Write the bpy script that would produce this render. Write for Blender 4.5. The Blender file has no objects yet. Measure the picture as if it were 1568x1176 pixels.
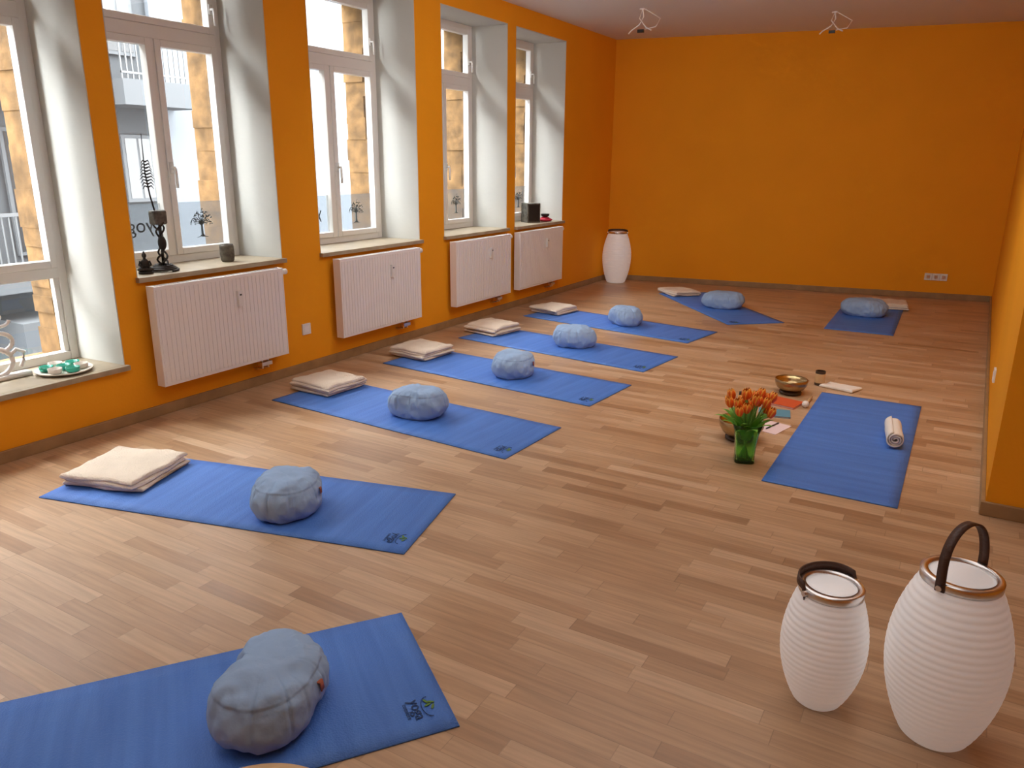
import bpy, bmesh, math, random
from mathutils import Vector, Matrix, noise
random.seed(7)
scn=bpy.context.scene
scn.view_settings.view_transform='Standard'
scn.view_settings.look='None'
COL=scn.collection
# ------------------------------------------------------------ materials
def mat(name,col,rough=.6,metal=0,bump=None,var=None,spec=.5,trans=0,ior=1.45,glow=0):
    m=bpy.data.materials.new(name);m.use_nodes=True
    nt=m.node_tree;b=nt.nodes['Principled BSDF']
    b.inputs['Base Color'].default_value=col
    b.inputs['Roughness'].default_value=rough
    b.inputs['Metallic'].default_value=metal
    b.inputs['Specular IOR Level'].default_value=spec
    b.inputs['Transmission Weight'].default_value=trans
    b.inputs['IOR'].default_value=ior
    if glow:
        b.inputs['Emission Color'].default_value=(1,.95,.93,1);b.inputs['Emission Strength'].default_value=glow
    tc=nt.nodes.new('ShaderNodeTexCoord')
    if var:
        sc,amt=var
        n=nt.nodes.new('ShaderNodeTexNoise');n.inputs['Scale'].default_value=sc;n.inputs['Detail'].default_value=4
        nt.links.new(tc.outputs['Object'],n.inputs['Vector'])
        mr=nt.nodes.new('ShaderNodeMapRange');mr.inputs[1].default_value=.3;mr.inputs[2].default_value=.7
        mr.inputs[3].default_value=1-amt;mr.inputs[4].default_value=1+amt
        nt.links.new(n.outputs['Fac'],mr.inputs[0])
        vm=nt.nodes.new('ShaderNodeVectorMath');vm.operation='SCALE';vm.inputs[0].default_value=col[:3]
        nt.links.new(mr.outputs[0],vm.inputs['Scale']);nt.links.new(vm.outputs[0],b.inputs['Base Color'])
    if bump:
        sc,st=bump
        n=nt.nodes.new('ShaderNodeTexNoise');n.inputs['Scale'].default_value=sc;n.inputs['Detail'].default_value=3
        nt.links.new(tc.outputs['Object'],n.inputs['Vector'])
        bp=nt.nodes.new('ShaderNodeBump');bp.inputs['Strength'].default_value=st;bp.inputs['Distance'].default_value=.01
        nt.links.new(n.outputs['Fac'],bp.inputs['Height']);nt.links.new(bp.outputs[0],b.inputs['Normal'])
    return m
M={}
M['orange']=mat('orange_paint',(.90,.36,.012,1),.75,bump=(60,.12),var=(1.5,.03),spec=.25)
M['white']=mat('white_plaster',(.56,.56,.52,1),.7,bump=(25,.15),var=(2,.03))
M['ceil']=mat('ceiling_paint',(.76,.75,.75,1),.85)
M['frame']=mat('window_pvc',(.80,.79,.76,1),.35)
M['sand']=mat('sandstone',(.155,.086,.032,1),.95,bump=(14,1.0),var=(9,.45))
M['sill']=mat('sill_stone',(.36,.29,.20,1),.4,var=(12,.1))
M['base']=mat('baseboard_oak',(.34,.21,.10,1),.45,var=(9,.15))
M['rad']=mat('radiator_enamel',(.88,.85,.83,1),.35)
M['towel']=mat('fleece_blanket',(.80,.69,.56,1),.95,bump=(110,.5),var=(9,.05))
M['cush']=mat('cushion_cotton',(.32,.46,.68,1),.85,bump=(26,.45),var=(5,.05))
M['tag']=mat('tag_red',(.40,.12,.07,1),.7)
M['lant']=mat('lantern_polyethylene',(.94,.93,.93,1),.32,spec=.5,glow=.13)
M['steel']=mat('brushed_steel',(.78,.76,.75,1),.28,metal=1)
M['leather']=mat('brown_leather',(.075,.035,.022,1),.5,bump=(80,.3))
M['brass']=mat('brass_bowl',(.45,.32,.16,1),.28,metal=1,bump=(30,.3))
M['darkwood']=mat('dark_wood',(.06,.035,.02,1),.5)
M['wood']=mat('light_wood',(.62,.40,.20,1),.5,var=(10,.1))
M['bronze']=mat('dark_bronze',(.035,.028,.024,1),.45,metal=.6)
M['black']=mat('black_plastic',(.02,.02,.02,1),.4)
M['clay']=mat('glazed_clay',(.12,.11,.09,1),.6,bump=(40,1),var=(30,.5))
M['red']=mat('red_fabric',(.55,.02,.05,1),.7)
M['green']=mat('leaf_green',(.17,.46,.06,1),.5,var=(12,.2))
M['stem']=mat('stem_green',(.20,.42,.09,1),.5)
M['glassg']=mat('green_glass',(.45,.93,.35,1),.06,trans=.95,ior=1.25)
M['glassw']=mat('teal_glass',(.05,.45,.32,1),.1)
M['cotton']=mat('white_cotton',(.84,.78,.70,1),.9,bump=(90,.4))
M['paper']=mat('pink_paper',(.84,.66,.66,1),.8)
M['bookb']=mat('blue_cover',(.10,.30,.42,1),.4)
M['bookr']=mat('red_cover',(.65,.10,.03,1),.4)
M['text']=mat('logo_navy',(.025,.06,.16,1),.8)
M['leaf2']=mat('logo_green',(.12,.24,.06,1),.8)
M['greyfac']=mat('render_grey',(.027,.030,.033,1),.9,var=(.8,.08))
M['greyfac2']=mat('render_pale',(.048,.052,.056,1),.9)
M['bluefac']=mat('render_blue_white',(.078,.087,.098,1),.9)
M['darkglass']=mat('dark_pane',(.014,.015,.016,1),.2)
M['rail']=mat('rail_metal',(.064,.067,.07,1),.5)
M['ground']=mat('courtyard',(.027,.027,.027,1),.9)
M['film_ink']=mat('film_ink',(.09,.11,.12,1),.8)
def petal():
    m=mat('tulip_petal',(.8,.15,.02,1),.45);nt=m.node_tree;b=nt.nodes['Principled BSDF']
    at=nt.nodes.new('ShaderNodeAttribute');at.attribute_name='rim'
    cr=nt.nodes.new('ShaderNodeValToRGB');cr.color_ramp.elements[0].color=(.85,.13,.015,1);cr.color_ramp.elements[1].color=(1,.58,.08,1)
    cr.color_ramp.elements[0].position=.15;cr.color_ramp.elements[1].position=.75
    nt.links.new(at.outputs['Fac'],cr.inputs[0]);nt.links.new(cr.outputs[0],b.inputs['Base Color'])
    return m
M['petal']=petal()
def glassmat(name,tint,gl):
    m=bpy.data.materials.new(name);m.use_nodes=True;nt=m.node_tree;nt.nodes.clear()
    o=nt.nodes.new('ShaderNodeOutputMaterial');mx=nt.nodes.new('ShaderNodeMixShader')
    t=nt.nodes.new('ShaderNodeBsdfTransparent');t.inputs[0].default_value=tint
    g=nt.nodes.new('ShaderNodeBsdfGlossy');g.inputs['Roughness'].default_value=.02
    mx.inputs[0].default_value=gl
    nt.links.new(t.outputs[0],mx.inputs[1]);nt.links.new(g.outputs[0],mx.inputs[2]);nt.links.new(mx.outputs[0],o.inputs[0])
    return m
M['pane']=glassmat('window_glass',(.95,.97,.97,1),.05)
def filmmat():
    m=bpy.data.materials.new('frosted_film');m.use_nodes=True;nt=m.node_tree;nt.nodes.clear()
    o=nt.nodes.new('ShaderNodeOutputMaterial');mx=nt.nodes.new('ShaderNodeMixShader')
    t=nt.nodes.new('ShaderNodeBsdfTransparent');t.inputs[0].default_value=(.86,.89,.91,1)
    g=nt.nodes.new('ShaderNodeBsdfTranslucent');g.inputs[0].default_value=(.09,.10,.11,1)
    mx.inputs[0].default_value=.5
    nt.links.new(t.outputs[0],mx.inputs[1]);nt.links.new(g.outputs[0],mx.inputs[2]);nt.links.new(mx.outputs[0],o.inputs[0])
    return m
M['film']=filmmat()
def parquet():
    m=bpy.data.materials.new('oak_parquet');m.use_nodes=True;nt=m.node_tree;N=nt.nodes;L=nt.links
    b=N['Principled BSDF']
    tc=N.new('ShaderNodeTexCoord');sp=N.new('ShaderNodeSeparateXYZ');L.new(tc.outputs['Object'],sp.inputs[0])
    def mth(op,a,bb=None,c=None):
        n=N.new('ShaderNodeMath');n.operation=op
        for i,v in enumerate((a,bb,c)):
            if v is None: continue
            if isinstance(v,(int,float)): n.inputs[i].default_value=v
            else: L.new(v,n.inputs[i])
        return n.outputs[0]
    ys=mth('MULTIPLY',sp.outputs['Y'],1/.068)
    row=mth('FLOOR',ys)
    wn=N.new('ShaderNodeTexWhiteNoise');wn.noise_dimensions='1D';L.new(row,wn.inputs['W'])
    wn2=N.new('ShaderNodeTexWhiteNoise');wn2.noise_dimensions='1D';L.new(mth('ADD',row,57.3),wn2.inputs['W'])
    ln=mth('MULTIPLY_ADD',wn.outputs['Value'],.28,.34)
    xs=mth('DIVIDE',mth('ADD',mth('ADD',sp.outputs['X'],20),mth('MULTIPLY',wn2.outputs['Value'],.9)),ln)
    cell=mth('FLOOR',xs)
    cmb=N.new('ShaderNodeCombineXYZ');L.new(row,cmb.inputs[0]);L.new(cell,cmb.inputs[1])
    w3=N.new('ShaderNodeTexWhiteNoise');w3.noise_dimensions='3D';L.new(cmb.outputs[0],w3.inputs['Vector'])
    cr=N.new('ShaderNodeValToRGB');e=cr.color_ramp.elements
    e[0].position=0;e[0].color=(.37,.212,.112,1);e[1].position=1;e[1].color=(.62,.425,.265,1)
    for pos,c in ((.12,(.45,.272,.150,1)),(.5,(.515,.325,.185,1)),(.88,(.565,.370,.222,1))):
        x=e.new(pos);x.color=c
    L.new(w3.outputs['Value'],cr.inputs[0])
    mp=N.new('ShaderNodeMapping');mp.inputs['Scale'].default_value=(3,50,1)
    va=N.new('ShaderNodeVectorMath');va.operation='ADD';L.new(tc.outputs['Object'],va.inputs[0]);L.new(w3.outputs['Color'],va.inputs[1])
    L.new(va.outputs[0],mp.inputs[0])
    ns=N.new('ShaderNodeTexNoise');ns.inputs['Scale'].default_value=1.3;ns.inputs['Detail'].default_value=6;L.new(mp.outputs[0],ns.inputs['Vector'])
    mr=N.new('ShaderNodeMapRange');mr.inputs[1].default_value=.3;mr.inputs[2].default_value=.7;mr.inputs[3].default_value=.84;mr.inputs[4].default_value=1.1
    L.new(ns.outputs['Fac'],mr.inputs[0])
    fy=mth('FRACT',ys);fx=mth('FRACT',xs)
    sy=mth('LESS_THAN',fy,.03);sx=mth('LESS_THAN',fx,.006)
    seam=mth('MAXIMUM',sy,sx)
    k=mth('MULTIPLY',mr.outputs[0],mth('MULTIPLY_ADD',seam,-.25,1))
    sc=N.new('ShaderNodeVectorMath');sc.operation='SCALE';L.new(cr.outputs[0],sc.inputs[0]);L.new(k,sc.inputs['Scale'])
    L.new(sc.outputs[0],b.inputs['Base Color'])
    rr=mth('MULTIPLY_ADD',w3.outputs['Value'],.1,.32);L.new(rr,b.inputs['Roughness'])
    bp=N.new('ShaderNodeBump');bp.inputs['Strength'].default_value=.12;bp.inputs['Distance'].default_value=.002
    L.new(mth('MULTIPLY_ADD',seam,-1,ns.outputs['Fac']),bp.inputs['Height']);L.new(bp.outputs[0],b.inputs['Normal'])
    return m
M['floor']=parquet()
def matmat():
    m=bpy.data.materials.new('yoga_mat_pvc');m.use_nodes=True;nt=m.node_tree;N=nt.nodes;L=nt.links
    b=N['Principled BSDF'];b.inputs['Roughness'].default_value=.6
    tc=N.new('ShaderNodeTexCoord')
    mp=N.new('ShaderNodeMapping');mp.inputs['Scale'].default_value=(9,.6,1);L.new(tc.outputs['Object'],mp.inputs[0])
    n=N.new('ShaderNodeTexNoise');n.inputs['Scale'].default_value=2.2;n.inputs['Detail'].default_value=3;L.new(mp.outputs[0],n.inputs['Vector'])
    cr=N.new('ShaderNodeValToRGB');cr.color_ramp.elements[0].position=.35;cr.color_ramp.elements[1].position=.7
    cr.color_ramp.elements[0].color=(.055,.172,.56,1);cr.color_ramp.elements[1].color=(.080,.222,.65,1)
    L.new(n.outputs['Fac'],cr.inputs[0]);L.new(cr.outputs[0],b.inputs['Base Color'])
    mp2=N.new('ShaderNodeMapping');mp2.inputs['Scale'].default_value=(120,120,1);L.new(tc.outputs['Object'],mp2.inputs[0])
    v=N.new('ShaderNodeTexVoronoi');v.inputs['Scale'].default_value=1.5;L.new(mp2.outputs[0],v.inputs['Vector'])
    ad=N.new('ShaderNodeMath');ad.operation='MULTIPLY_ADD';ad.inputs[1].default_value=3;L.new(n.outputs['Fac'],ad.inputs[0]);L.new(v.outputs['Distance'],ad.inputs[2])
    bp=N.new('ShaderNodeBump');bp.inputs['Strength'].default_value=.35;bp.inputs['Distance'].default_value=.004
    L.new(ad.outputs[0],bp.inputs['Height']);L.new(bp.outputs[0],b.inputs['Normal'])
    return m
M['mat']=matmat()
# ------------------------------------------------------------ mesh helpers
def obj(name,verts,faces,m,parent=None,smooth=False,loc=None,rot=None):
    me=bpy.data.meshes.new(name);me.from_pydata([tuple(v) for v in verts],[],faces);me.update()
    if m is not None: me.materials.append(m)
    if smooth:
        for p in me.polygons:p.use_smooth=True
    o=bpy.data.objects.new(name,me);COL.objects.link(o)
    if parent:o.parent=parent
    if loc:o.location=loc
    if rot:o.rotation_euler=rot
    return o
def empty(name,loc=(0,0,0),rz=0):
    o=bpy.data.objects.new(name,None);COL.objects.link(o);o.location=loc;o.rotation_euler=(0,0,rz);o.empty_display_size=.1
    return o
class MB:
    def __init__(s): s.v=[];s.f=[];s.mi=[]
    def box(s,a,b,mi=0):
        x0,y0,z0=a;x1,y1,z1=b;n=len(s.v)
        s.v+=[(x0,y0,z0),(x1,y0,z0),(x1,y1,z0),(x0,y1,z0),(x0,y0,z1),(x1,y0,z1),(x1,y1,z1),(x0,y1,z1)]
        s.f+=[[n+i for i in q] for q in ((0,3,2,1),(4,5,6,7),(0,1,5,4),(1,2,6,5),(2,3,7,6),(3,0,4,7))];s.mi+=[mi]*6
    def pane(s,x,y0,z0,y1,z1,mi=0):
        n=len(s.v);s.v+=[(x,y0,z0),(x,y1,z0),(x,y1,z1),(x,y0,z1)];s.f.append([n,n+1,n+2,n+3]);s.mi.append(mi)
    def prism(s,poly,z0,z1,mi=0):
        n=len(s.v);k=len(poly)
        s.v+=[(p[0],p[1],z0) for p in poly]+[(p[0],p[1],z1) for p in poly]
        s.f+=[[n+i for i in range(k)][::-1],[n+k+i for i in range(k)]];s.mi+=[mi]*2
        for i in range(k):
            j=(i+1)%k;s.f.append([n+i,n+j,n+k+j,n+k+i]);s.mi.append(mi)
    def lathe(s,prof,seg=32,c=(0,0),mi=0,cap=True,sx=1,sy=1):
        n=len(s.v)
        for r,z in prof:
            for i in range(seg):
                a=2*math.pi*i/seg;s.v.append((c[0]+r*math.cos(a)*sx,c[1]+r*math.sin(a)*sy,z))
        for j in range(len(prof)-1):
            for i in range(seg):
                k=(i+1)%seg;s.f.append([n+j*seg+i,n+j*seg+k,n+(j+1)*seg+k,n+(j+1)*seg+i]);s.mi.append(mi)
        if cap:
            s.f.append([n+i for i in range(seg)][::-1]);s.mi.append(mi)
            m=n+(len(prof)-1)*seg;s.f.append([m+i for i in range(seg)]);s.mi.append(mi)
    def tube(s,pts,r,seg=8,mi=0,closed=False):
        n=len(s.v);P=[Vector(p) for p in pts];K=len(P)
        rr=r if isinstance(r,(list,tuple)) else [r]*K
        up=Vector((0,0,1))
        for i,p in enumerate(P):
            t=(P[(i+1)%K]-P[i-1]) if closed else (P[min(i+1,K-1)]-P[max(i-1,0)])
            t.normalize()
            a=up if abs(t.dot(up))<.95 else Vector((1,0,0))
            u=t.cross(a).normalized();w=u.cross(t).normalized()
            for q in range(seg):
                an=2*math.pi*q/seg;s.v.append(tuple(p+(u*math.cos(an)+w*math.sin(an))*rr[i]))
        for i in range(K if closed else K-1):
            i2=(i+1)%K
            for q in range(seg):
                k=(q+1)%seg;s.f.append([n+i*seg+q,n+i*seg+k,n+i2*seg+k,n+i2*seg+q]);s.mi.append(mi)
        if not closed:
            s.f.append([n+q for q in range(seg)][::-1]);s.mi.append(mi)
            s.f.append([n+(K-1)*seg+q for q in range(seg)]);s.mi.append(mi)
    def ell(s,c,r,su=16,sv=10,mi=0):
        n=len(s.v)
        for j in range(sv+1):
            ph=-math.pi/2+math.pi*j/sv
            for i in range(su):
                a=2*math.pi*i/su
                cp=max(math.cos(ph),.02)
                s.v.append((c[0]+r[0]*cp*math.cos(a),c[1]+r[1]*cp*math.sin(a),c[2]+r[2]*math.sin(ph)))
        for j in range(sv):
            for i in range(su):
                k=(i+1)%su;s.f.append([n+j*su+i,n+j*su+k,n+(j+1)*su+k,n+(j+1)*su+i]);s.mi.append(mi)
        s.f.append([n+i for i in range(su)][::-1]);s.mi.append(mi)
        s.f.append([n+sv*su+i for i in range(su)]);s.mi.append(mi)
    def make(s,name,mats,parent=None,smooth=False,bevel=0,loc=None,rz=0):
        o=obj(name,s.v,s.f,None,parent)
        for m in mats:o.data.materials.append(m)
        for p,i in zip(o.data.polygons,s.mi):
            p.material_index=i;p.use_smooth=smooth
        if bevel:
            b=o.modifiers.new('bev','BEVEL');b.width=bevel;b.segments=2;b.limit_method='ANGLE'
        if loc:o.location=loc
        if rz:o.rotation_euler=(0,0,rz)
        return o
def auto_smooth(o,ang=40):
    me=o.data;bm=bmesh.new();bm.from_mesh(me)
    for e in bm.edges:
        if len(e.link_faces)==2 and e.calc_face_angle(0)>math.radians(ang): e.smooth=False
    for f in bm.faces:f.smooth=True
    bm.to_mesh(me);bm.free()
# ------------------------------------------------------------ room shell
WX=-4.106;FX=-4.50;OX=-4.82;ZC=2.97;ZT=2.785
BK0=(WX,9.545);BK1=(.362,10.323);RC=(.253,3.802)
RY=-2.2;RX=2.6
openings=[(-1.55,-.4,.36),(-.02,1.13,.36),(1.42,2.57,.36),(2.715,3.83,.85),(4.205,5.42,.85),(5.785,6.90,.85),(7.06,8.165,.85)]
wl=MB();ys=RY-.2
for (a,b,s) in openings:
    wl.box((FX,ys,0),(WX,a,ZC));wl.box((FX,a,0),(WX,b,s-.03));wl.box((FX,a,ZT),(WX,b,ZC))
    ys=b
wl.box((FX,ys,0),(WX,9.75,ZC))
wl.make('wall_left',[M['orange']])
we=MB();ys=RY-.2;t=.06;rq=random.Random(5)
for (a,b,s) in openings:
    we.box((OX,ys,-4),(FX-.065,a+t,6));we.box((OX,a+t,-4),(FX-.065,b-t,s));we.box((OX,a+t,ZT-.02),(FX-.065,b-t,6));ys=b-t
    z=s
    while z<ZT-.02:
        h=rq.uniform(.05,.22);d=rq.uniform(.0,.03);z2=min(z+h,ZT-.02)
        we.box((OX+rq.uniform(0,.03),b-t-d,z),(FX-.075-rq.uniform(0,.04),b-t,z2));z=z2
we.box((OX,ys,-4),(FX-.065,12,6))
we.make('wall_exterior',[M['sand']])
fl=MB();fl.prism([(FX,RY),(RX,RY),(RX,RC[1]),RC,BK1,(WX,9.545),(FX,9.5)],-.12,0)
fl.make('floor',[M['floor']])
ce=MB();ce.prism([(FX,RY-.2),(RX+.2,RY-.2),(RX+.2,RC[1]+.2),(RC[0]+.25,RC[1]+.2),(BK1[0]+.2,BK1[1]+.25),(FX,9.75)],ZC,ZC+.2)
ce.make('ceiling',[M['ceil']])
def wallseg(name,p0,p1,th,m,z0=0,z1=ZC):
    d=Vector((p1[0]-p0[0],p1[1]-p0[1]));n=Vector((-d.y,d.x)).normalized()*th
    w=MB();w.prism([p0,p1,(p1[0]+n.x,p1[1]+n.y),(p0[0]+n.x,p0[1]+n.y)],z0,z1)
    return w.make(name,[m])
wallseg('wall_back',(WX-.3,9.545-.0522),(BK1[0]+.15,BK1[1]+.026),.2,M['orange'])
w=MB();w.prism([RC,(RX+.2,RC[1]),(RX+.2,RC[1]+.2),(RC[0]+.2,RC[1]+.2),(BK1[0]+.2,BK1[1]+.1),BK1],0,ZC)
w.make('wall_right',[M['orange']])
w=MB();w.box((RX,RY-.2,0),(RX+.2,RC[1],ZC));w.make('wall_side',[M['orange']])
w=MB();w.box((FX,RY-.2,0),(RX,RY,ZC));w.make('wall_rear',[M['orange']])
bb=MB();bb.box((WX,RY,0),(WX+.018,9.53,.065));bb.make('baseboard_left',[M['base']],bevel=.004)
def bbseg(name,p0,p1):
    d=Vector((p1[0]-p0[0],p1[1]-p0[1]));n=Vector((d.y,-d.x)).normalized()*.018
    w=MB();w.prism([p0,(p0[0]+n.x,p0[1]+n.y),(p1[0]+n.x,p1[1]+n.y),p1],0,.065);w.make(name,[M['base']],bevel=.004)
bbseg('baseboard_back',(WX+.02,9.55),(BK1[0]-.02,BK1[1]-.004))
bbseg('baseboard_right',(BK1[0],BK1[1]-.02),RC)
bbseg('baseboard_return',(RC[0]-.018,RC[1]),(RX,RC[1]))
fw=.05
def text_obj(s,size,m,name,parent,loc,rot,mirror=False,ext=.0008):
    c=bpy.data.curves.new(name,'FONT');c.body=s;c.size=size;c.align_x='CENTER';c.extrude=ext
    o=bpy.data.objects.new(name,c);COL.objects.link(o);bpy.context.view_layer.update()
    dg=bpy.context.evaluated_depsgraph_get();me=bpy.data.meshes.new_from_object(o.evaluated_get(dg))
    bpy.data.objects.remove(o)
    o=bpy.data.objects.new(name,me);COL.objects.link(o);me.materials.clear();me.materials.append(m)
    o.parent=parent;o.location=loc;o.rotation_euler=rot
    if mirror:o.scale=(-1,1,1)
    return o
def tree_mesh(mb,cy,cz,x,s,rnd):
    for k in range(9):
        a=math.radians(5+k*170/8)
        L=s*(.55+.1*rnd.random())
        pts=[(x,cy,cz-.1*s),(x,cy+math.cos(a)*L*.4,cz+math.sin(a)*L*.45),(x,cy+math.cos(a)*L,cz+math.sin(a)*L)]
        mb.tube(pts,[.045*s,.03*s,.012*s],6)
        for q in range(9):
            b=a+rnd.uniform(-.3,.3);rr=L*rnd.uniform(.65,1.45)
            mb.ell((x,cy+math.cos(b)*rr,cz+math.sin(b)*rr),(.003,.05*s,.04*s),6,4)
    mb.tube([(x,cy,cz-.85*s),(x,cy,cz-.05*s)],[.09*s,.06*s],6)
    for sg in(-1,0.4,1):
        mb.tube([(x,cy,cz-.7*s),(x,cy+sg*.2*s,cz-.85*s),(x,cy+sg*.45*s,cz-.9*s)],[.05*s,.03*s,.01*s],6)
for wi,(a,b,s) in enumerate(openings):
    W=empty('window_%d'%(wi+1),(FX,(a+b)/2,s))
    f=MB();h=ZT-s;hw=(b-a)/2-.03
    x0,x1=-.06,0
    f.box((x0,-hw-.03,0),(x1,-hw+fw,h));f.box((x0,hw-fw,0),(x1,hw+.03,h));
    f.box((x0,-hw+fw,0),(x1,hw-fw,fw));f.box((x0,-hw+fw,h-fw),(x1,hw-fw,h))
    tz0,tz1=2.22-s,2.30-s
    f.box((x0,-hw+fw,tz0),(x1+.005,hw-fw,tz1))
    low=fw
    if s<.5:
        f.box((x0,-hw+fw,.845-s),(x1+.005,hw-fw,.905-s));low=.905-s
        f.box((x0+.01,-hw+fw,fw),(x1-.01,-hw+fw+.03,.845-s));f.box((x0+.01,hw-fw-.03,fw),(x1-.01,hw-fw,.845-s))
    f.box((x0,-.016,low),(x1,.016,tz0))
    st=.042;g=MB()
    for sg in(-1,1):
        ya,yb=(-hw+fw,-.012) if sg<0 else (.012,hw-fw)
        f.box((x0+.01,ya,low),(x1+.012,ya+st,tz0));f.box((x0+.01,yb-st,low),(x1+.012,yb,tz0))
        f.box((x0+.01,ya+st,low),(x1+.012,yb-st,low+st));f.box((x0+.01,ya+st,tz0-st),(x1+.012,yb-st,tz0))
        g.pane(-.031,ya+st,low+st,yb-st,tz0-st)
    ya,yb=-hw+fw,hw-fw
    f.box((x0+.01,ya,tz1),(x1+.012,ya+st,h-fw));f.box((x0+.01,yb-st,tz1),(x1+.012,yb,h-fw))
    f.box((x0+.01,ya+st,tz1),(x1+.012,yb-st,tz1+st));f.box((x0+.01,ya+st,h-fw-st),(x1+.012,yb-st,h-fw))
    g.pane(-.031,ya+st,tz1+st,yb-st,h-fw-st)
    if s<.5: g.pane(-.031,ya+.03,fw,yb-.03,.845-s)
    f.make('window_frame',[M['frame']],W,bevel=.004)
    g.make('window_glass',[M['pane']],W)
    hd=MB();hd.box((.012,.02,1.42-s),(.022,.046,1.49-s));hd.tube([(.02,.033,1.455-s),(.05,.033,1.455-s),(.055,.033,1.44-s),(.055,.033,1.33-s)],.009)
    hd.box((.012,yb-.036,2.42-s),(.02,yb-.012,2.48-s));hd.tube([(.02,yb-.024,2.45-s),(.045,yb-.024,2.45-s),(.05,yb-.024,2.43-s),(.05,yb-.024,2.35-s)],.008)
    hd.make('window_handle',[M['frame']],W,smooth=True)
    if s>.5:
        fm=MB();ink=MB();rnd=random.Random(3)
        for sg in(-1,1):
            ya2,yb2=(-hw+fw+st,-.012-st) if sg<0 else (.012+st,hw-fw-st)
            fm.pane(-.027,ya2,low+st,yb2,1.235-s)
        tree_mesh(ink,(.012+hw-fw)/2,1.09-s,-.022,.105,rnd)
        fm.make('frosted_film',[M['film']],W);ink.make('tree_decal',[M['film_ink']],W)
        text_obj('yoga',.13,M['film_ink'],'lettering_decal',W,(-.022,-(hw-fw)/2,1.06-s),(math.pi/2,0,math.pi/2),mirror=True)
    rv=MB();th=.006;i=.035
    rv.prism([(FX,b-i),(WX-.001,b-th),(WX-.001,b),(FX,b)],s,ZT)
    rv.prism([(FX,a),(WX-.001,a),(WX-.001,a+th),(FX,a+i)],s,ZT)
    rv.box((FX,a+th,ZT-.008),(WX-.001,b-th,ZT))
    rv.make('trim_%d'%(wi+1),[M['white']])
    sl=MB();sl.box((FX,a-.0,s-.03),(WX,b,s));sl.box((WX,a-.012,s-.03),(WX+.035,b+.012,s))
    sl.make('windowsill' ,[M['sill']],bevel=.003)
    ld=bpy.data.lights.new('sky_portal','AREA');ld.shape='RECTANGLE';ld.size=h;ld.size_y=b-a;ld.cycles.is_portal=True
    lo=bpy.data.objects.new('sky_portal',ld);COL.objects.link(lo);lo.location=(OX-.03,(a+b)/2,s+h/2)
    lo.rotation_euler=(0,-math.pi/2,0)
# ------------------------------------------------------------ radiators
for i,y0 in enumerate((2.735,4.285,5.812,6.985)):
    R=empty('radiator',(WX,y0,.2));L=.98;H=.6;xf=.115
    m=MB();m.box((.045,.0,.0),(.060,L,H));
    n=30
    m.box((xf-.012,0,0),(xf-.003,L,H))
    for k in range(n):
        ya=.012+k*(L-.024)/n;m.box((xf-.004,ya,.02),(xf+.001,ya+(L-.024)/n-.005,H-.02))
    m.box((.045,-.004,.0),(xf,0.004,H+.002));m.box((.045,L-.004,.0),(xf,L+.004,H+.002))
    m.make('panel',[M['rad']],R,bevel=.0015)
    m=MB()
    for k in range(32):
        ya=.01+k*(L-.03)/31;m.box((.06,ya,H-.012),(xf-.012,ya+.014,H))
    m.box((.058,0,H-.03),(.062,L,H));m.make('top_grille',[M['rad']],R)
    m=MB();m.box((xf,.575,.40),(xf+.022,.612,.50));m.box((xf+.022,.585,.470),(xf+.023,.602,.480),1);m.make('heat_meter',[M['frame'],M['black']],R,bevel=.004)
    m=MB();m.tube([(.08,L-.16,0),(.08,L-.16,-.06),(.02,L-.16,-.075),(0,L-.16,-.075)],.008);m.tube([(.08,L-.21,0),(.08,L-.21,-.06),(.02,L-.21,-.075),(0,L-.21,-.075)],.008)
    m.box((.06,L-.23,-.045),(.1,L-.14,-.02));m.make('pipe_valve',[M['steel']],R,smooth=False)
    m=MB();m.tube([(.08,L,H-.03),(.08,L+.02,H-.03)],.012,10);m.tube([(.08,L+.02,H-.03),(.08,L+.06,H-.03)],.02,14);m.make('thermostat_knob',[M['frame']],R)
    m=MB();m.box((0,.15,.08),(.05,.18,.5));m.box((0,L-.18,.08),(.05,L-.15,.5));m.make('wall_bracket',[M['rad']],R)
m=MB();m.box((0,-.04,-.04),(.012,.04,.04));
m.box((.012,-.022,-.022),(.0135,.022,.022),1)
m.make('wall_socket',[M['frame'],M['rad']],bevel=.003,loc=(WX,4.005,.312))
bd=Vector((BK1[0]-BK0[0],BK1[1]-BK0[1],0)).normalized();ba=math.atan2(bd.y,bd.x)
m=MB()
for k in range(3):
    m.box((-.12+k*.08,-.012,-.04),(-.04+k*.08-.002,0,.04));m.box((-.1+k*.08,-.0135,-.02),(-.062+k*.08,-.011,.02),1)
m.make('wall_socket',[M['frame'],M['steel']],bevel=.003,loc=(-.233,10.218,.25),rz=ba)
m=MB();m.box((-.012,-.04,-.04),(0,.04,.04));m.box((-.0135,-.02,-.02),(-.011,.02,.02),1);m.make('wall_socket',[M['frame'],M['rad']],bevel=.003,loc=(.278,5.3,.30))
for (x,y,q) in ((-3.09,7.8,1.45),(-1.46,8.85,1.3)):
    m=MB()
    m.lathe([(.03,-.012),(.03,0)],16)
    S_=lambda L:[(a*q,b*q,c*q) for a,b,c in L]
    m.tube(S_([(0,0,0),(.01,0,-.05),(-.02,.0,-.10),(-.08,.01,-.13),(-.1,.01,-.15)]),.006)
    m.tube(S_([(0,0,0),(-.02,0,-.06),(.03,.0,-.12),(.07,.0,-.14)]),.006)
    m.tube(S_([(.01,0,0),(.08,0,-.04),(.13,0,-.07),(.1,0,-.12),(.02,0,-.13)]),.004)
    m.box((-.03*q,-.012,-.15*q),(.015*q,.012,-.13*q),1)
    m.make('ceiling_lamp_wiring',[M['rad'],M['black']],smooth=False,loc=(x,y,ZC))
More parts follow.
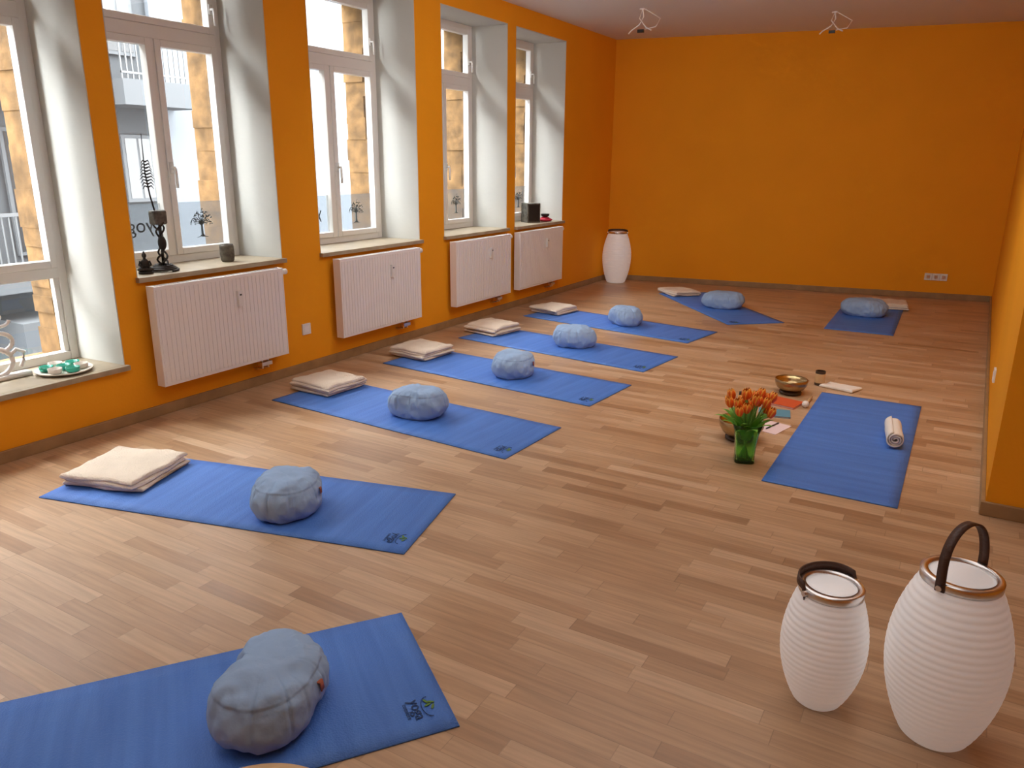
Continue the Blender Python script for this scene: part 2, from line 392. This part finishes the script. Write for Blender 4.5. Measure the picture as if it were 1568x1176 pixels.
# ------------------------------------------------------------ yoga mats
def yoga_mat(cx,cy,th,L=1.83,W=.6,logo=1,col=None):
    E=empty('yoga_mat',(cx,cy,0),math.radians(th))
    nx,ny=60,10;v=[];f=[]
    for j in range(ny+1):
        for i in range(nx+1):
            x=-L/2+L*i/nx;y=-W/2+W*j/ny
            z=.0055+.002*max(0,noise.noise((x*6,cx+y*.8,cy)))
            v.append((x,y,z))
    for j in range(ny):
        for i in range(nx):
            a=j*(nx+1)+i;f.append([a,a+1,a+nx+2,a+nx+1])
    o=obj('mat_sheet',v,f,M['mat'],E,smooth=True)
    sd=o.modifiers.new('s','SOLIDIFY');sd.thickness=.005;sd.offset=-1
    if logo:
        text_obj('yoga',.046,M['text'],'logo_text',E,(L/2-.105,-W/2+.105,.0085),(0,0,-math.pi/2),ext=.0004)
        text_obj('comfort',.020,M['text'],'logo_subtext',E,(L/2-.127,-W/2+.105,.0085),(0,0,-math.pi/2),ext=.0004)
        m=MB()
        for k,(dx,dy,aa) in enumerate(((.0,.0,.3),(.012,.009,-.5),(.012,-.011,1.1),(-.002,.017,-1.1))):
            pl=[]
            for q in range(14):
                t=2*math.pi*q/14;px=.011*math.cos(t);py=.004*math.sin(t)
                pl.append((px*math.cos(aa)-py*math.sin(aa)+L/2-.058+dx,px*math.sin(aa)+py*math.cos(aa)-W/2+.112+dy))
            m.prism(pl,.0078,.0088)
        m.make('logo_leaf',[M['leaf2']],E)
        m=MB();pts=[(L/2-.055-.022*math.cos(t),-W/2+.105+.042*math.sin(t),.0083) for t in [k*.3-1.6 for k in range(12)]]
        m.tube(pts,.0012,4);m.make('logo_swirl',[M['text']],E)
    return E
mats=[(-1.797,.903,53.8),(-2.71,2.215,14.3),(-2.825,3.575,-2.7),(-2.815,4.665,-4.5),(-2.81,5.67,-6.7),(-2.81,6.81,-9),(-2.245,8.245,-49),(-.755,8.60,91)]
for x,y,t in mats: yoga_mat(x,y,t)
yoga_mat(-.39,4.54,90,1.77,.61,logo=0)
# ------------------------------------------------------------ cushions
def cushion_mesh(seed,notch_d=.16,A=.195,B=.155,Hh=.092,tag=True):
    nu,nv=220,60;v=[];f=[]
    rn=random.Random(seed);ph0=rn.random();K=13
    amp=[rn.uniform(.45,1.3) for _ in range(K)];shf=[rn.uniform(-.22,.22) for _ in range(K)]
    for j in range(nv+1):
        ph=-math.pi/2+math.pi*j/nv
        ch=abs(math.cos(ph))**.46;sh=math.copysign(abs(math.sin(ph))**.95,math.sin(ph))
        for i in range(nu):
            a=2*math.pi*i/nu
            ca,sa=math.cos(a),math.sin(a)
            ex=2.2
            r=1/((abs(ca)/A)**ex+(abs(sa)/B)**ex)**(1/ex)
            da=(a-1.5*math.pi)
            r*=1-notch_d*math.exp(-(da/.5)**2)
            q=(a*K/(2*math.pi)+ph0)%K;ki=int(q);fr=q-ki-.5-shf[ki]
            crease=math.exp(-(fr/.06)**2)*amp[ki]
            bulge=math.cos(fr*math.pi)*.022
            edge=math.exp(-((sh-.25)/.50)**2)
            r*=1+(-.050*crease+bulge)*edge
            rr=r*ch
            x,y=rr*ca,rr*sa
            z=Hh*sh*(1+.10*math.cos(a+1.0)*(1 if sh>0 else 0)*ch)
            if sh>0:
                z*=1-.055*crease*max(0,(rr/r-.45)/.55)
            seam=math.exp(-((sh-.70)/.035)**2)
            x*=1+.016*seam;y*=1+.016*seam
            dim=math.exp(-((sh-.62)/.035)**2)
            x*=1-.012*dim;y*=1-.012*dim
            nn=noise.noise((x*10+seed,y*10,z*10+3))*.012+noise.noise((x*28,y*28+seed,z*28))*.006+abs(noise.noise((x*17+4,y*17+seed,z*17)))*-.006
            x+=nn*ca*ch;y+=nn*sa*ch;z+=nn*(sh)*.9
            z=max(z,-Hh*.84)
            v.append((x,y,z+Hh*.84))
    for j in range(nv):
        for i in range(nu):
            k=(i+1)%nu;f.append([j*nu+i,j*nu+k,(j+1)*nu+k,(j+1)*nu+i])
    f.append([i for i in range(nu)][::-1]);f.append([nv*nu+i for i in range(nu)])
    n0=len(v)
    me=bpy.data.meshes.new('meditation_cushion')
    ty=B-.004;tz=.105
    tv=[(-.010,ty-.02,tz+.008),(.010,ty-.02,tz+.008),(.010,ty+.004,tz+.002),(-.010,ty+.004,tz+.002),(-.010,ty-.02,tz+.010),(.010,ty-.02,tz+.010),(.010,ty+.006,tz+.004),(-.010,ty+.006,tz+.004),
        (-.010,ty+.010,tz-.022),(.010,ty+.010,tz-.022),(.010,ty+.007,tz-.022),(-.010,ty+.007,tz-.022)]
    b=n0
    if tag:
        v+=tv
        f+=[[b,b+3,b+2,b+1],[b+4,b+5,b+6,b+7],[b+7,b+6,b+9,b+8],[b+3,b+11,b+10,b+2],[b+8,b+9,b+10,b+11]]
    me.from_pydata(v,[],f);me.update();me.materials.append(M['cush']);me.materials.append(M['tag'])
    for i,p in enumerate(me.polygons):
        p.use_smooth=True
        if tag and i>=len(f)-5:p.material_index=1
    return me
CMs=[cushion_mesh(1,.34,.205,.150),cushion_mesh(2,.08,.185,.155),cushion_mesh(5,.10,tag=False)]
for ci,x,y,t,s in ((0,-1.505,1.238,-66,1.0),(1,-2.44,2.20,-62,.97),(2,-2.76,3.58,10,.97),(1,-2.72,4.68,-80,.98),(2,-2.74,5.75,-160,.94),(1,-2.72,6.83,-30,.95),(2,-2.17,8.24,10,1.15),(1,-.80,8.6,0,1.22)):
    o=bpy.data.objects.new('meditation_cushion',CMs[ci]);COL.objects.link(o);o.location=(x,y,.007);o.rotation_euler=(0,0,math.radians(t));o.scale=(s,s,1.03)
# ------------------------------------------------------------ folded blankets
def blanket(cx,cy,th,A=.42,B=.36,layers=3,lt=.02,seed=0,m='towel',name='folded_blanket'):
    rnd=random.Random(seed);v=[];f=[]
    zb=0
    for l in range(layers):
        a=A*(1-.06*rnd.random());b=B*(1-.08*rnd.random());ox=rnd.uniform(-.012,.012);oy=rnd.uniform(-.012,.012)
        n=34;base=len(v);rot=rnd.uniform(-.06,.06)
        loop=[]
        for q in range(19): loop.append((-b/2+lt*.3+(b-lt*.6)*q/18,lt*.5))
        for q in range(1,8):
            an=math.pi/2-math.pi*q/8;loop.append((b/2-lt*.3+math.cos(an)*lt*.5,math.sin(an)*lt*.5))
        for q in range(19): loop.append((b/2-lt*.3-(b-lt*.6)*q/18,-lt*.5))
        for q in range(1,8):
            an=-math.pi/2-math.pi*q/8;loop.append((-b/2+lt*.3+math.cos(an)*lt*.5,math.sin(an)*lt*.5))
        K=len(loop)
        for i in range(n+1):
            u=math.sin((-1+2*i/n)*math.pi/2*.999) ;x=u*a/2
            tap=max(.12,1-max(0,(abs(u)-.95)/.05)**2*.9)
            for (py,pz) in loop:
                X=x+ox;Y=py+oy
                w1=noise.noise((X*6,Y*6,seed*3.1))*.011*(l+1)/layers
                w2=(noise.noise((X*16,Y*16,seed+l))*.006+noise.noise((X*40,Y*30,seed+l))*.002) if (pz>0) else 0
                if l<layers-1: w2*=.3
                edge=.018*noise.noise((X*7+5,Y*7,l*2.+seed))
                dist=min(a/2-abs(x),b/2-abs(py));sl=max(0,1-dist/.04)**2*lt*.15*l
                z=zb+lt*.5+pz*tap+max(-.006,w1)*(1 if (l>0 or pz>0) else 0)+w2-sl
                z=max(z,.001)
                xx=X+edge;yy=Y+edge*.8
                v.append((xx*math.cos(rot)-yy*math.sin(rot),xx*math.sin(rot)+yy*math.cos(rot),z))
        for i in range(n):
            for k in range(K):
                k2=(k+1)%K;f.append([base+i*K+k,base+(i+1)*K+k,base+(i+1)*K+k2,base+i*K+k2])
        f.append([base+k for k in range(K)]);f.append([base+n*K+k for k in range(K)][::-1])
        zb+=lt*1.0
    return obj(name,v,f,M[m],None,smooth=True,loc=(cx,cy,.0085),rot=(0,0,math.radians(th)))
blanket(-3.42,2.08,18,.42,.41,3,.022,1)
blanket(-3.63,3.72,-4,.38,.36,4,.019,2)
blanket(-3.66,4.82,-6,.38,.36,4,.020,3)
blanket(-3.64,5.87,-8,.38,.36,4,.020,4)
blanket(-3.60,7.02,-10,.36,.36,3,.022,5)
blanket(-2.86,8.84,-40,.42,.36,3,.018,6)
blanket(-.66,9.25,8,.46,.34,3,.022,7)
def roll(cx,cy,th):
    L=.30;n=26;v=[];f=[];turns=3.2;seg=90
    for i in range(n+1):
        x=-L/2+L*i/n
        for q in range(seg+1):
            a=turns*2*math.pi*q/seg;r=.012+.038*q/seg
            wob=1+.05*noise.noise((x*10,math.cos(a)*1.5,math.sin(a)*1.5))
            v.append((x+.008*math.sin(a*1.3)*(q/seg),r*math.cos(a)*wob,r*math.sin(a)*wob*.95+.052))
    for i in range(n):
        for q in range(seg):
            a=i*(seg+1)+q;f.append([a,a+1,a+seg+2,a+seg+1])
    o=obj('rolled_towel',v,f,M['cotton'],None,smooth=True,loc=(cx,cy,.008),rot=(0,0,math.radians(th)))
    s=o.modifiers.new('s','SOLIDIFY');s.thickness=.008
roll(-.185,4.62,97)
# ------------------------------------------------------------ lanterns
def lantern(x,y,R,H,r0,r1,nr,handle,rz):
    E=empty('ribbed_lantern',(x,y,0),rz)
    prof=[(r0*.7,.0),(r0*.92,.002)]
    N=nr*10
    for i in range(N+1):
        t=i/N
        if t<.53: b=r0+(R-r0)*math.sin(t/.53*math.pi/2)**.80
        else: b=r1+(R-r1)*math.cos((t-.53)/.47*math.pi/2)**.85
        rib=.5-.5*math.cos(2*math.pi*t*nr)
        prof.append((b-.0015*(1-rib)**1.3,.005+(H-.012)*t))
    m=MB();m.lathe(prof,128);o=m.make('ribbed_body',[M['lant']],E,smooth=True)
    m=MB();m.lathe([(r1-.004,H-.012),(r1+.004,H-.010),(r1+.005,H+.010),(r1+.001,H+.014),(r1-.014,H+.014),(r1-.016,H+.004)],72,cap=False);m.make('steel_rim',[M['steel']],E,smooth=True);
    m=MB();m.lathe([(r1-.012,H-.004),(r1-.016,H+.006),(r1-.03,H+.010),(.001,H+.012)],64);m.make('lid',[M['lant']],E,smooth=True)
    if handle:
        Hh,tilt=handle;v=[];f=[];n=40;w=.012
        for i in range(n+1):
            a=math.pi*i/n;px=(r1+.006)*math.cos(a);pz=Hh*math.sin(a)**.75 if 0<i<n else 0
            yy=math.sin(tilt)*pz;z=H+.018+math.cos(tilt)*pz
            if i in(0,n): z=H-.01;yy=0
            dy,dz=math.cos(tilt)*w,-math.sin(tilt)*w
            v+= [(px,yy-dy,z-dz),(px,yy+dy,z+dz)]
        for i in range(n): f.append([2*i,2*i+1,2*i+3,2*i+2])
        o=obj('leather_handle',v,f,M['leather'],E,smooth=True);s=o.modifiers.new('s','SOLIDIFY');s.thickness=.005;s.offset=0
        m=MB()
        for sg in(-1,1):
            m.tube([(sg*(r1+.0),0,H),(sg*(r1+.014),0,H)],.008,12)
        m.make('rivets',[M['steel']],E)
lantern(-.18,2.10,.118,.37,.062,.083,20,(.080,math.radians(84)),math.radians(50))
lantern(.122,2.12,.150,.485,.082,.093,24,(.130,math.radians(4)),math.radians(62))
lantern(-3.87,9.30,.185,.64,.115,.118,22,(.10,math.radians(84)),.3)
# ------------------------------------------------------------ bowls etc
def bowl(x,y,R,h,m='brass',cushion=True):
    E=empty('singing_bowl',(x,y,0))
    z0=0
    if cushion:
        c=MB();c.lathe([(R*.5,0),(R*.68,.008),(R*.68,.018),(R*.5,.026)],32);c.make('ring_cushion',[M['darkwood']],E,smooth=True);z0=.02
    o=MB();o.lathe([(R*.3,z0+.004),(R*.55,z0+.006),(R*.82,z0+h*.28),(R*.97,z0+h*.62),(R,z0+h),(R*.955,z0+h+.002),(R*.92,z0+h*.62),(R*.77,z0+h*.30),(R*.5,z0+.014),(.002,z0+.012)],48)
    o.make('bowl',[M[m]],E,smooth=True)
bowl(-.94,4.20,.125,.10);bowl(-.88,5.29,.108,.085)
m=MB();m.lathe([(.030,0),(.034,.004),(.034,.104),(.028,.104),(.027,.03),(.002,.03)],28,mi=0);m.lathe([(.0345,.02),(.0348,.021),(.0348,.085),(.0345,.086)],28,mi=1,cap=False)
o=m.make('wooden_cup',[M['darkwood'],M['wood']],smooth=False,loc=(-.745,5.62,0));auto_smooth(o)
o=blanket(-.60,5.62,-12,.24,.15,1,.016,12,'cotton','cotton_cloth');o.location.z=.001
m=MB();m.tube([(0,0,.014),(.0,.2,.014)],.008,10);m.ell((0,-.02,.022),(.022,.028,.022),16,10,1);m.make('bowl_mallet',[M['wood'],M['cotton']],smooth=True,loc=(-.733,5.04,0))
m=MB();m.tube([(0,0,.014),(.17,.02,.014)],[.013,.011],10);m.tube([(.04,.003,.014),(.11,.012,.014)],.0145,10,1);m.make('bowl_mallet',[M['darkwood'],M['red']],smooth=True,loc=(-1.17,5.07,0))
def book(name,x,y,th,a,b,h,m):
    k=MB();k.box((-a/2,-b/2,0),(a/2,b/2,.002));k.box((-a/2,-b/2,h-.002),(a/2,b/2,h));k.box((-a/2,-b/2,.002),(-a/2+.003,b/2,h-.002))
    k.box((-a/2+.003,-b/2+.004,.002),(a/2-.004,b/2-.004,h-.002),1);k.make(name,[M[m],M['paper']],loc=(x,y,0),rz=math.radians(th))
book('book',-.868,5.03,-12,.20,.17,.014,'bookr');book('book',-.875,4.78,12,.19,.15,.010,'bookb')
m=MB();m.box((-.075,-.105,0),(.075,.105,.003));m.make('note_paper',[M['paper']],loc=(-.83,4.50,0),rz=-.25)
m=MB();m.tube([(-.02,-.07,.007),(.02,.07,.007)],.004,8);m.tube([(-.022,-.078,.007),(-.02,-.07,.007)],[.001,.004],8);m.make('ballpoint_pen',[M['black']],loc=(-.83,4.52,.000),smooth=True)
# ------------------------------------------------------------ tulip vase
V=empty('tulip_vase',(-.84,3.88,0),.35)
def sq(r,z,n=40,e=5):
    out=[]
    for i in range(n):
        a=2*math.pi*i/n;c,s=math.cos(a),math.sin(a);q=r/((abs(c)**e+abs(s)**e)**(1/e));out.append((q*c,q*s,z))
    return out
prof=[(.048,0),(.052,.004),(.050,.05),(.054,.11),(.062,.17),(.074,.215),(.070,.215),(.058,.17),(.049,.11),(.045,.05),(.044,.016)]
v=[];f=[];n=40
for r,z in prof:v+=sq(r,z)
for j in range(len(prof)-1):
    for i in range(n):
        k=(i+1)%n;f.append([j*n+i,j*n+k,(j+1)*n+k,(j+1)*n+i])
f.append(list(range(n))[::-1]);f.append([(len(prof)-1)*n+i for i in range(n)])
obj('glass_vase',v,f,M['glassg'],V,smooth=True)
rnd=random.Random(11)
st=MB();pv=[];pf=[];rim=[];lv=[];lf=[]
def tulip(c,axis,s):
    ax=Vector(axis).normalized();u=ax.cross(Vector((0,1,.1))).normalized();w=ax.cross(u)
    for p in range(6):
        a0=p*math.pi/3;inner=.90 if p%2 else 1.0
        base=len(pv);nt_,nw=10,7
        for i in range(nt_+1):
            t=i/nt_
            R=s*.40*(math.sin(math.pi*(.16+.66*t))**.8)*inner
            wd=.80*(1-.75*t**5)
            for j in range(nw+1):
                q=-1+2*j/nw;an=a0+q*wd
                P=Vector(c)+u*(R*math.cos(an))+w*(R*math.sin(an))+ax*(s*(t*1.05-.10*abs(q)*t))
                pv.append(tuple(P));rim.append(min(1,abs(q)**3*.7+.55*t**3))
        for i in range(nt_):
            for j in range(nw):
                a=base+i*(nw+1)+j;pf.append([a,a+1,a+nw+2,a+nw+1])
heads=[]
for k in range(22):
    for _ in range(80):
        a=rnd.uniform(0,2*math.pi);r=.115*math.sqrt(rnd.random());h=(rnd.uniform(.295,.365)-.3*r)
        if all((r*math.cos(a)-q[0])**2+(r*math.sin(a)-q[1])**2+(h-q[2])**2>.038**2 for q in heads): break
    x,y=r*math.cos(a),r*math.sin(a);heads.append((x,y,h))
    st.tube([(x*.25*-1,y*.25*-1,.02),(x*.2,y*.2,.15),(x*.6,y*.6,.24),(x,y,h)],.0042,6)
    tulip((x,y,h-.004),(x*1.6,y*1.6,.5),.056)
st.make('stems',[M['stem']],V,smooth=True)
o=obj('tulip_flowers',pv,pf,M['petal'],V,smooth=True)
at=o.data.attributes.new('rim','FLOAT','POINT')
for i,r in enumerate(rim):at.data[i].value=r
for k in range(20):
    a=k*2*math.pi/20+rnd.uniform(-.2,.2);L=rnd.uniform(.15,.23);base=len(lv);n=12;out=rnd.uniform(.5,1.15);wd=rnd.uniform(.016,.028)
    for i in range(n+1):
        t=i/n;r=.02+out*.13*t**1.4;z=.12+L*(t-.36*out*t*t*t)
        w_=wd*math.sin(math.pi*min(1,.12+.88*t))**.8
        for q in(-1,0,1):
            rr=r-(.006 if q==0 else 0)
            lv.append((rr*math.cos(a)-q*w_*math.sin(a),rr*math.sin(a)+q*w_*math.cos(a),z))
    for i in range(n):
        for q in range(2):
            b=base+i*3+q;lf.append([b,b+1,b+4,b+3])
obj('tulip_leaves',lv,lf,M['green'],V,smooth=True)
# ------------------------------------------------------------ sill things
E=empty('wire_tree_sculpture',(-4.21,2.97,.85))
m=MB();pts=[]
for k in range(110):
    a=k*.22;r=.085-.0004*k;pts.append((r*math.cos(a),r*math.sin(a),.008+.0003*k))
m.tube(pts,.007,6);m.make('coil_base',[M['bronze']],E,smooth=True)
m=MB()
for ph in(0,2.1,4.2):
    m.tube([((.018+.012*math.sin(t*9))*math.cos(t*12+ph),(.018+.012*math.sin(t*9))*math.sin(t*12+ph),.02+.30*t) for t in [i/40 for i in range(41)]],.006,6)
m.tube([(0,0,.01),(.01,.0,.33)],.009,8)
m.ell((.012,0,.17),(.022,.026,.045));m.make('twisted_stand',[M['bronze']],E,smooth=True)
m=MB();m.box((-.03,-.045,.28),(.03,.045,.365));m.make('driftwood_block',[M['clay']],E,bevel=.012)
m=MB();m.tube([(0,-.01,.33),(0,-.035,.45),(0,-.05,.58),(0,-.045,.80)],[.006,.005,.004,.002],6)
for k in range(9):
    z=.50+k*.018;s=1-.08*abs(k-3)
    for sg in(-1,1):
        m.tube([(0,-.04,z),(0,-.04+sg*.028*s,z+.008),(0,-.04+sg*.048*s,z-.012)],[.005,.004,.001],5)
m.make('spiked_branch',[M['bronze']],E,smooth=True)
m=MB();m.lathe([(.04,0),(.042,.008),(.038,.014)],20,sx=.8);m.ell((0,0,.028),(.026,.042,.016));m.ell((.012,-.022,.026),(.018,.024,.012));m.ell((.012,.022,.026),(.018,.024,.012))
m.ell((-.002,0,.058),(.018,.024,.032));m.tube([(0,-.024,.075),(.004,-.032,.055),(.018,-.012,.038)],.007,8);m.tube([(0,.024,.075),(.004,.032,.055),(.018,.012,.038)],.007,8)
m.tube([(-.002,0,.085),(-.001,0,.097)],.008,8);m.ell((0,0,.108),(.014,.013,.017));m.ell((-.001,0,.127),(.006,.006,.007));m.make('seated_buddha_figurine',[M['bronze']],smooth=True,loc=(-4.20,2.84,.85),rz=-.6)
m=MB();m.lathe([(.036,0),(.043,.01),(.047,.05),(.046,.095),(.042,.115),(.037,.115),(.038,.03),(.002,.028)],28);m.make('clay_tealight_pot',[M['clay']],smooth=True,loc=(-4.27,3.50,.85))
m=MB();m.box((-.07,-.085,0),(.07,.085,.21))
m.box((.07,-.07,.015),(.074,.07,.195),1);m.make('bookshelf_speaker',[M['clay'],M['black']],bevel=.006,loc=(-4.28,7.72,.85),rz=-.5)
m=MB();m.ell((0,0,.02),(.085,.085,.02),24,8);m.ell((0,0,.042),(.05,.05,.012),20,6);m.lathe([(.02,.05),(.045,.062),(.05,.085),(.046,.085),(.04,.065),(.003,.056)],24,mi=1)
m.make('red_bowl_cushion',[M['red'],M['bronze']],smooth=True,loc=(-4.20,7.92,.85))
E=empty('glass_tealight_tray',(-4.25,2.30,.362))
m=MB();m.lathe([(.10,0),(.14,.01),(.145,.018),(.14,.018),(.10,.008)],36);m.make('tray',[M['cotton']],E,smooth=True)
m=MB()
for k in range(7):
    a=k*math.pi/3;r=.085 if k<6 else 0
    c=(r*math.cos(a),r*math.sin(a));m.lathe([(.022,.010),(.034,.018),(.037,.04),(.033,.04),(.028,.02),(.002,.016)],20,c=c,mi=k%2)
m.make('glass_cups',[M['glassw'],M['cotton']],E,smooth=True)
m=MB();m.tube([(0,.09*math.cos(t),.20+.055*math.sin(t)) for t in [2.6-k*.32 for k in range(13)]],.012,8)
m.tube([(0,-.02+.095*math.cos(t),.095+.075*math.sin(t)) for t in [1.4-k*.3 for k in range(15)]],.014,8)
m.tube([(0,.06,.12),(0,.1,.15),(0,.14,.13),(0,.13,.08),(0,.11,.05)],.011,8)
m.tube([(0,.04+.05*math.cos(t),.315+.03*math.sin(t)) for t in [math.pi+k*.31 for k in range(11)]],.009,8)
m.ell((0,.04,.335),(.012,.016,.016));m.box((-.03,-.13,0),(.03,.15,.022))
m.make('om_symbol_ornament',[M['rad']],smooth=True,loc=(-4.36,2.02,.362),rz=0)
# ------------------------------------------------------------ stool
S=empty('wooden_stool',(-.865,.635,0))
m=MB();m.lathe([(.16,.42),(.172,.424),(.175,.435),(.172,.446),(.16,.45)],64);m.make('seat',[M['wood']],S,smooth=True)
m=MB()
for k in range(3):
    a=k*2.094+.4;m.tube([(.17*math.cos(a),.17*math.sin(a),0),(.11*math.cos(a),.11*math.sin(a),.425)],[.013,.018],12)
m.make('legs',[M['wood']],S,smooth=True)
# ------------------------------------------------------------ exterior
m=MB();m.box((-14,-12,-4),(-13,9.4,9));
m.make('neighbour_building',[M['greyfac']])
m=MB();m.box((-14,9.4,-4),(-12.9,30,9));m.make('neighbour_gable',[M['bluefac']])
B=empty('neighbour_balcony',(-13,0,0))
m=MB()
m.box((0,8.2,2.35),(.9,9.7,2.75));m.box((0,4.5,2.35),(.9,6.95,2.75));m.box((0,4.5,-.45),(.9,7.3,-.15));m.box((0,6.0,-2.6),(1.0,9.2,-.9))
m.make('balcony_slab',[M['greyfac2']],B)
m=MB()
for (a,b,z) in ((8.2,9.7,2.75),(4.5,6.95,2.75),(4.5,7.3,-.15)):
    m.box((.86,a,z+.82),(.9,b,z+.87));m.box((.86,a,z+.08),(.9,b,z+.11))
    k=a
    while k<b: m.box((.87,k,z+.0),(.89,k+.02,z+.85));k+=.1
m.make('balcony_railing',[M['rail']],B)
m=MB()
for (a,b,z0,z1) in ((8.6,9.2,.75,1.9),(6.6,7.15,.0,1.95),(5.2,5.9,.0,1.95),(8.5,9.1,3.2,4.8),(6.2,6.9,3.2,4.8),(7.7,8.3,-3,-1.2)):
    m.box((.0,a,z0),(.06,b,z1),0);m.box((.06,a+.06,z0+.06),(.065,(a+b)/2-.02,z1-.06),1);m.box((.06,(a+b)/2+.02,z0+.06),(.065,b-.06,z1-.06),1)
m.make('facade_windows',[M['greyfac2'],M['darkglass']],B)
m=MB();m.box((-14,-12,-4.2),(OX,30,-4));m.make('courtyard_ground',[M['ground']])
# ------------------------------------------------------------ world & lights
wd=bpy.data.worlds.new('sky');scn.world=wd;wd.use_nodes=True
bg=wd.node_tree.nodes['Background'];bg.inputs[0].default_value=(.96,.98,1,1);bg.inputs[1].default_value=28.0
def area(name,loc,rot,sx,sy,p,col=(1,.98,.96)):
    ld=bpy.data.lights.new(name,'AREA');ld.shape='RECTANGLE';ld.size=sx;ld.size_y=sy;ld.energy=p;ld.color=col
    lo=bpy.data.objects.new(name,ld);COL.objects.link(lo);lo.location=loc;lo.rotation_euler=rot
area('added_overhead_fill',(-1.1,2.6,2.93),(0,0,0),2.6,5.0,44)  # unseen soft fill added under the ceiling to lift the interior, no real fixture
area('added_back_wall_fill',(-1.5,4.4,2.75),(math.radians(62),0,math.radians(-2)),3.0,.6,38)  # added light without a fitting, tilted to brighten the back wall
# ------------------------------------------------------------ camera
cd=bpy.data.cameras.new('camera');cd.sensor_width=36;cd.lens=26.853
co=bpy.data.objects.new('camera',cd);COL.objects.link(co);scn.camera=co
co.matrix_world=Matrix.Translation((0,0,1.5167))@Matrix.Rotation(math.radians(30.27),4,'Z')@Matrix.Rotation(math.radians(90-16.296),4,'X')@Matrix.Rotation(math.radians(.474),4,'Z')
cd.clip_start=.05
